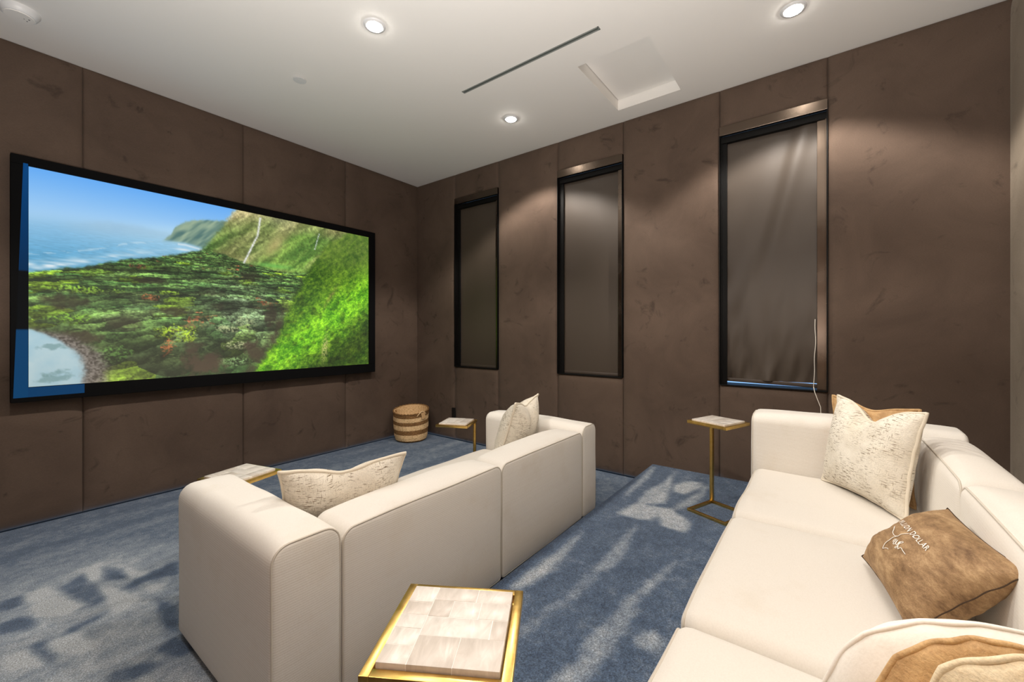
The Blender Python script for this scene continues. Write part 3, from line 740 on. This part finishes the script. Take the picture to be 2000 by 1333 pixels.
block('backrest', sofa, org, 1.592, 2.432, FS['y0']+.002, 1.47, zb, .585, 'linen', R=.045, f0=.014, f1=.05, crown=.030, bulge=.010, seed=4, pipe=(0,))
block('seat_cushion', sofa, org, .754, 1.589, 1.475, FS['y1']+.005, zb, .345, 'linen_smooth', R=.04, f0=.03, f1=.04, crown=.015, bulge=.01, seed=5, pipe=(1,))
block('seat_cushion', sofa, org, 1.593, 2.432, 1.475, FS['y1']+.005, zb, .345, 'linen_smooth', R=.04, f0=.03, f1=.04, crown=.015, bulge=.01, seed=6, pipe=(1,))
feet(sofa, org, [(x, y) for x in (.60, 1.59, 2.56) for y in (1.32, 2.03)], 0, zb+.012)
MB().box(.545-org[0], 2.612-org[0], 1.275-org[1], 2.07-org[1], .018, .05).build('underside', M['foot'], sofa)

# rear sofa on the upper level
z = PLAT; RS0, RS1 = .13, 2.848
org = ((RS0+RS1)/2, -.09, z)
sofa2 = thing('rear_sofa', 'long white linen sofa with three seats on the upper level along the rear wall', 'sofa', org)
block('armrest', sofa2, org, 2.628, RS1, -.505, .325, z+.025, z+.632, 'linen', R=.05, f0=.02, f1=.03, crown=.016, bulge=.006, side=.004, seed=7, pipe=(1,))
block('armrest', sofa2, org, RS0, .355, -.505, .325, z+.025, z+.632, 'linen', R=.05, f0=.02, f1=.03, crown=.016, bulge=.006, side=.004, seed=8, pipe=(1,))
XB = [.359, 1.128, 1.90, 2.624]
for i in range(3):
    block('backrest', sofa2, org, XB[i]+.002, XB[i+1]-.002, -.50, -.338, z+.025, z+.612, 'linen_smooth', R=.05, f0=.02, f1=.035, crown=.030, bulge=.024, seed=9+i, pipe=(1,), slope=0)
    block('seat_cushion', sofa2, org, XB[i]+.002, XB[i+1]-.002, -.32, .308, z+.025, z+.345, 'linen_smooth', R=.045, f0=.03, f1=.045, crown=.018, bulge=.018, seed=13+i, pipe=(1,), wob=.003)
feet(sofa2, org, [(x, y) for x in (.2, 1.5, 2.78) for y in (-.44, .26)], z, .04)
MB().box(RS0+.02-org[0], RS1-.02-org[0], -.48-org[1], .30-org[1], .018, .05).build('underside', M['foot'], sofa2)

# ------------------------------------------------------------------ pillows
def pillow_surf(w, h, T, chop=0, pinch=.10, seed=0, dent=.5, droop=0, rnd=0):
    def f(u, v, side):
        u0, v0 = u, v
        x = w/2*u*(1-pinch*(1-v*v)*np.abs(u)**2); y = h/2*v*(1-pinch*(1-u*u)*np.abs(v)**2)
        k = np.clip((v+.1)/1.1, 0, 1)**1.5
        x = x*np.sqrt(1-rnd*v*v); y = y*np.sqrt(1-rnd*u*u)
        y = y-chop*np.exp(-(u/.36)**2)*k
        cr = np.clip((1-np.abs(u)**2.6)*(1-np.abs(v)**2.6), 0, 1)**.62
        t = T/2*cr
        if dent: t = t*(1-dent*np.exp(-(u/.22)**2)*np.clip((v-.15)/.85, 0, 1))
        zz = side*t
        zz = zz+wobble(u*1.0, v*1.0, u*v, .0035, 5.5, seed+side)*cr*side+wobble(u, v, u+v, .0016, 17, seed+side)*cr
        # wrinkles drawn into the corners
        cu = 1-np.abs(u); cv = 1-np.abs(v); ang = np.arctan2(cv, cu+1e-6)
        zz = zz+side*.0025*np.sin(ang*12+seed)*np.exp(-((cu+cv)/.55)**2)*cr**.5
        zz = zz+droop*(u*u)*w
        return x, y+h/2, zz
    return f
def pillow(name, label, base, ex, up, w, h, T, mat, pipe_mat, chop=0, seed=0, group=None, pr=.006, pinch=.10, dent=.5, cat='pillow', N=44, droop=0, rnd=0):
    ex = Vector(ex).normalized(); up = Vector(up); up = (up-ex*up.dot(ex)).normalized(); nz = ex.cross(up)
    m4 = Matrix(((ex.x, up.x, nz.x, base[0]), (ex.y, up.y, nz.y, base[1]), (ex.z, up.z, nz.z, base[2]), (0, 0, 0, 1)))
    t = thing(name, label, cat, group=group, mat=m4)
    f = pillow_surf(w, h, T, chop, pinch, seed, dent, droop, rnd)
    q = np.sin(np.linspace(-1, 1, N)*PI/2)*.35+np.linspace(-1, 1, N)*.65
    U, Vv = np.meshgrid(q, q)
    V = []; F = []
    for side in (1, -1):
        b = len(V)*0+sum(len(a) for a in V)
        X, Y, Z = f(U, Vv, side); V.append(np.stack([X, Y, Z], -1).reshape(-1, 3))
        g = np.array(grid_faces(N, N))+b
        F += (g if side > 0 else g[:, ::-1]).tolist()
    V = np.concatenate(V)
    c = mesh('pillow_cover', V, F, M[mat], t, True)
    import bmesh
    bm = bmesh.new(); bm.from_mesh(c.data); bmesh.ops.remove_doubles(bm, verts=bm.verts, dist=1e-5); bm.to_mesh(c.data); bm.free()
    c.data.polygons.foreach_set('use_smooth', [True]*len(c.data.polygons))
    path = [(a, -1) for a in q[:-1]]+[(1, a) for a in q[:-1]]+[(a, 1) for a in q[::-1][:-1]]+[(-1, a) for a in q[::-1][:-1]]
    PU = np.array([p[0] for p in path]); PV = np.array([p[1] for p in path])
    X, Y, Z = f(PU, PV, 1); 
    MB().tube(np.stack([X, Y, Z+wobble(PU*1, PV*1, PU, .002, 9, seed)], -1), pr, 7, True).build('pillow_piping', M[pipe_mat], t, True, 180)
    return t, f
# rear sofa, arm end
SEAT = PLAT+.355
pillow('throw_pillow', 'cream flecked tweed pillow with a chopped top at the far end of the rear sofa', (2.35, -.12, SEAT+.005), (-.83, -.56, 0), (.10, -.15, .98), .46, .42, .17, 'tweed', 'tweed_piping', chop=.065, seed=1, group='cream tweed pillows', pr=.006)
pillow('throw_pillow', 'tan plush pillow tucked behind the cream pillow at the far end of the rear sofa', (2.475, -.155, SEAT+.01), (-.72, -.69, 0), (.04, -.05, 1), .40, .40, .09, 'tan_chenille', 'tan_chenille', chop=.02, seed=2, pr=.006)
# brown pillow with lettering
BW, BH, BT = .37, .27, .16
bp, bf = pillow('throw_pillow', 'brown chenille pillow with white lettering lying against the rear sofa back', (1.50, -.125, SEAT+.03), (-.985, -.17, 0), (-.15, -.70, .64), BW, BH, BT, 'brown_chenille', 'seam', seed=3, pr=.0014, pinch=.07, dent=0)
def on_pillow(x, y, off=.0015):
    """x from the pillow's centre, y from its centre, on the front face"""
    u, v = x/(BW/2), y/(BH/2)
    e = 1e-3
    p = np.array([float(a) for a in bf(np.float64(u), np.float64(v), 1)])
    pu = np.array([float(a) for a in bf(np.float64(u+e), np.float64(v), 1)])-p; pv = np.array([float(a) for a in bf(np.float64(u), np.float64(v+e), 1)])-p
    nn = np.cross(pu, pv); nn /= np.linalg.norm(nn)
    return p+nn*off
cu = bpy.data.curves.new('lettering', 'FONT'); cu.body = 'MILLION DOLLAR'; cu.size = .0200; cu.align_x = 'RIGHT'; cu.space_character = 1.08
tmp = bpy.data.objects.new('lettering_source', cu); COL.objects.link(tmp)
bpy.context.view_layer.update()
me = bpy.data.meshes.new_from_object(tmp.evaluated_get(bpy.context.evaluated_depsgraph_get()))
COL.objects.unlink(tmp); bpy.data.objects.remove(tmp)
TX, TY = .086, .018
for v in me.vertices:
    v.co = on_pillow(max(-.178, v.co.x+TX), v.co.y+TY, .0022)
me.materials.append(M['thread']); lo = bpy.data.objects.new('lettering', me); COL.objects.link(lo); lo.parent = bp
lo['label'] = 'white capital letters MILLION DOLLAR'
K = .00036
def cv(p):
    d = np.array(p)-np.array((705, 555)); return (TX+(d[0]*.6+d[1]*.8)*K, TY+(d[0]*.8-d[1]*.6)*K)
strokes = [[(415, 240), (428, 300), (445, 350), (470, 380), (500, 388), (535, 380), (568, 374)], [(500, 388), (455, 392), (410, 410), (378, 436), (366, 456), (385, 466), (408, 472), (422, 486)],
           [(462, 436), (478, 420), (492, 428), (470, 452), (482, 462), (505, 432), (492, 458), (500, 472), (525, 452), (498, 496), (484, 486), (520, 480), (545, 462), (534, 452), (512, 490), (520, 518), (545, 518), (560, 545), (588, 586)]]
mb = MB()
for s_ in strokes:
    P2 = []
    for i in range(len(s_)-1):
        for k in range(4): 
            t_ = k/4; p0 = s_[max(0, i-1)]; p1 = s_[i]; p2 = s_[i+1]; p3 = s_[min(len(s_)-1, i+2)]
            P2.append([.5*(2*p1[j]+(p2[j]-p0[j])*t_+(2*p0[j]-5*p1[j]+4*p2[j]-p3[j])*t_**2+(3*p1[j]-p0[j]-3*p2[j]+p3[j])*t_**3) for j in (0, 1)])
    P2.append(s_[-1])
    mb.tube([on_pillow(*cv(p)) for p in P2], .0009, 6)
mb.build('script_lettering', M['thread'], bp, True, 180)['label'] = 'white handwritten word Luxe'
# left end of the rear sofa, close to the camera
pillow('throw_pillow', 'large white plush pillow at the near end of the rear sofa', (.775, -.165, SEAT+.002), (.22, -.97, 0), (-.10, 0, 1), .36, .375, .15, 'plush', 'plush', chop=.0, seed=4, pr=.003, pinch=.0, dent=0, rnd=.44)
pillow('throw_pillow', 'tan plush pillow pressed against the large white pillow at the near end', (.685, -.150, SEAT+.005), (.12, -.99, 0), (-.10, 0, 1), .24, .402, .07, 'tan_chenille', 'tan_chenille', chop=.0, seed=5, pr=.003, pinch=.0, dent=0, rnd=.44)
pillow('throw_pillow', 'pale beige plush pillow nearest the camera at the near end of the rear sofa', (.605, -.185, SEAT+.01), (.05, -.99, 0), (-.08, 0, 1), .24, .435, .08, 'beige_plush', 'beige_plush', chop=.0, seed=6, pr=.003, pinch=.0, dent=0, rnd=.36)
# front sofa
pillow('throw_pillow', 'cream flecked tweed pillow at the left arm of the front sofa', (.965, 1.635, .365), (.93, -.37, 0), (-.16, -.38, .90), .46, .40, .16, 'tweed', 'tweed_piping', chop=.03, seed=7, group='cream tweed pillows', pr=.007)
pillow('throw_pillow', 'cream flecked tweed pillow standing edge-on at the far arm of the front sofa', (2.21, 1.70, .365), (.95, .24, 0), (.10, -.30, .94), .42, .455, .21, 'tweed', 'tweed_piping', chop=.03, seed=8, group='cream tweed pillows', pr=.007)

# ------------------------------------------------------------------ side tables
TILES = [(0, .25, 0, .20), (0, .25, .20, .40), (0, .25, .40, .58), (0, .25, .58, .76), (0, .25, .76, 1),
         (.25, .66, .80, 1), (.66, 1, .80, 1), (.25, .45, .57, .80), (.45, .72, .57, .80), (.72, 1, .57, .80),
         (.25, .86, .33, .57), (.86, 1, .33, .57), (.25, .62, 0, .33), (.62, 1, 0, .33)]
def side_table(label, x, y, z, rot, h, w, trot=0):
    t = thing('side_table', label, 'table', (x, y, z), 'brass side tables with stone tops'); t.rotation_euler = (0, 0, math.radians(rot))
    a = w/2; r = .0165; th = .018
    mb = MB().box(-a, a, -a, -a+r, h-th, h, .0012).box(-a, a, a-r, a, h-th, h, .0012).box(-a, -a+r, -a+r, a-r, h-th, h, .0012).box(a-r, a, -a+r, a-r, h-th, h, .0012)
    mb.box(-a+r-.001, a-r+.001, -a+r-.001, a-r+.001, h-th, h-.010)
    mb.build('tray_frame', M['brass'], t, True, 30)
    s = w-2*r-.005; b = s/2; zb, zt = h-.010, h+.008
    MB().box(-b+.0008, b-.0008, -b+.0008, b-.0008, zb, zt-.0008).build('stone_bed', M['grout'], t)
    R = Matrix.Rotation(math.radians(trot), 4, 'Z')
    for u0, u1, v0, v1 in TILES:
        o = MB().box(u0*s-b+.0004, u1*s-b-.0004, v0*s-b+.0004, v1*s-b-.0004, zb+.001, zt+random.uniform(-.0003, .0003), .0009)
        o.V = [tuple(R @ Vector(p)) for p in o.V]
        o.build('stone_tile', M['stone'], t, True, 30)
    p = .0095; c = a-.012
    MB().box(c-2*p+.006, c+.006, c-2*p+.006, c+.006, .016, h-th, .001).build('pole', M['brass'], t, True, 30)
    q = .016
    for x0, x1, y0, y1 in ((-a, a, a-q, a), (-a, a, -a, -a+q), (-a, -a+q, -a+q, a-q), (a-q, a, -a+q, a-q)):
        MB().box(x0, x1, y0, y1, 0, .016, .001).build('base_bar', M['brass'], t, True, 30)
    return t
side_table('brass side table with pale stone top close behind the left end of the front sofa', .533, .535, PLAT, 31, .55, .238, -90)
side_table('brass side table with pale stone top between rear sofa arm and window wall', 2.725, .508, PLAT, -21, .55, .245, 0)
side_table('brass side table with pale stone top before the far arm of the front sofa', 2.277, 2.235, 0, -65.4, .55, .245, 90)
side_table('brass side table with glossy stone top before the left arm of the front sofa', .815, 2.245, 0, 105, .55, .245, 0)

# ------------------------------------------------------------------ basket
bx, by = 3.125, 3.80
bk = thing('woven_basket', 'round striped woven basket of tan and brown straw in the room corner', 'basket', (bx, by, 0))
BHt = .345
def brad(zz):
    return np.interp(zz, [0, .02, .06, .16, .30, BHt], [.150, .170, .182, .192, .196, .197])
def tiltz(x, y, zz): return zz+(.030*(x*.75+y*.45)/.19+.0*x)*(zz/BHt)
bands = [(.0, .022, 'seagrass'), (.022, .095, 'straw'), (.095, .150, 'seagrass'), (.150, .205, 'straw'), (.205, .248, 'seagrass'), (.248, .296, 'straw'), (.296, BHt, 'seagrass')]
NT = 132; row = .0085
for z0, z1, mt in bands:
    nr = max(2, int(round((z1-z0)/row)))*3+1
    zz = np.linspace(z0, z1, nr); th = np.arange(NT)*2*PI/NT
    TH, Z = np.meshgrid(th, zz)
    ri = np.floor(Z/row-1e-6)
    R = brad(Z)+.0030*np.abs(np.sin(PI*Z/row))+.0022*np.sin(TH*33+PI*ri)+.0012*np.sin(TH*7+Z*40)
    X = R*np.cos(TH); Y = R*np.sin(TH); Z2 = tiltz(X, Y, Z)
    V = np.stack([X, Y, Z2], -1).reshape(-1, 3)
    F = [(j*NT+k, j*NT+(k+1) % NT, (j+1)*NT+(k+1) % NT, (j+1)*NT+k) for j in range(nr-1) for k in range(NT)]
    mesh('woven_band', V, F, M[mt], bk, True)
th = np.arange(NT)*2*PI/NT
rim = [(brad(BHt)*math.cos(a), brad(BHt)*math.sin(a), 0) for a in th]
rim = [(x, y, tiltz(x, y, BHt)+.003*math.sin(33*a)) for (x, y, _), a in zip(rim, th)]
MB().tube(rim, .0075, 8, True).build('rim', M['seagrass'], bk, True, 180)
V = []; nr = 10
for zz in np.linspace(.01, BHt, nr):
    for a in th:
        r_ = brad(zz)-.009+.0015*math.sin(33*a); x, y = r_*math.cos(a), r_*math.sin(a); V.append((x, y, tiltz(x, y, zz)))
F = [(j*NT+(k+1) % NT, j*NT+k, (j+1)*NT+k, (j+1)*NT+(k+1) % NT) for j in range(nr-1) for k in range(NT)]+[tuple(range(NT))]
mesh('lining', V, F, M['straw'], bk, True)
def handle(a0, lift, rr):
    P = []
    for k in range(17):
        t_ = k/16; a = a0+(t_-.5)*.62; hgt = lift*math.sin(PI*t_)
        x, y = rr*math.cos(a), rr*math.sin(a); P.append((x, y, tiltz(x, y, BHt-.03)+hgt))
    return MB().tube(P, .0065, 8)
handle(math.radians(-128+35), .045, .200).build('handle', M['straw'], bk, True, 180)
handle(math.radians(130), .030, .186).build('handle', M['straw'], bk, True, 180)
tg = MB().box(-.026, .026, -.002, .002, -.075, 0, .0015).build('paper_tag', M['tag'], bk)
ta = math.radians(-92); tg.location = (.209*math.cos(ta), .209*math.sin(ta), .335); tg.rotation_euler = (0, math.radians(-14), ta+PI/2)
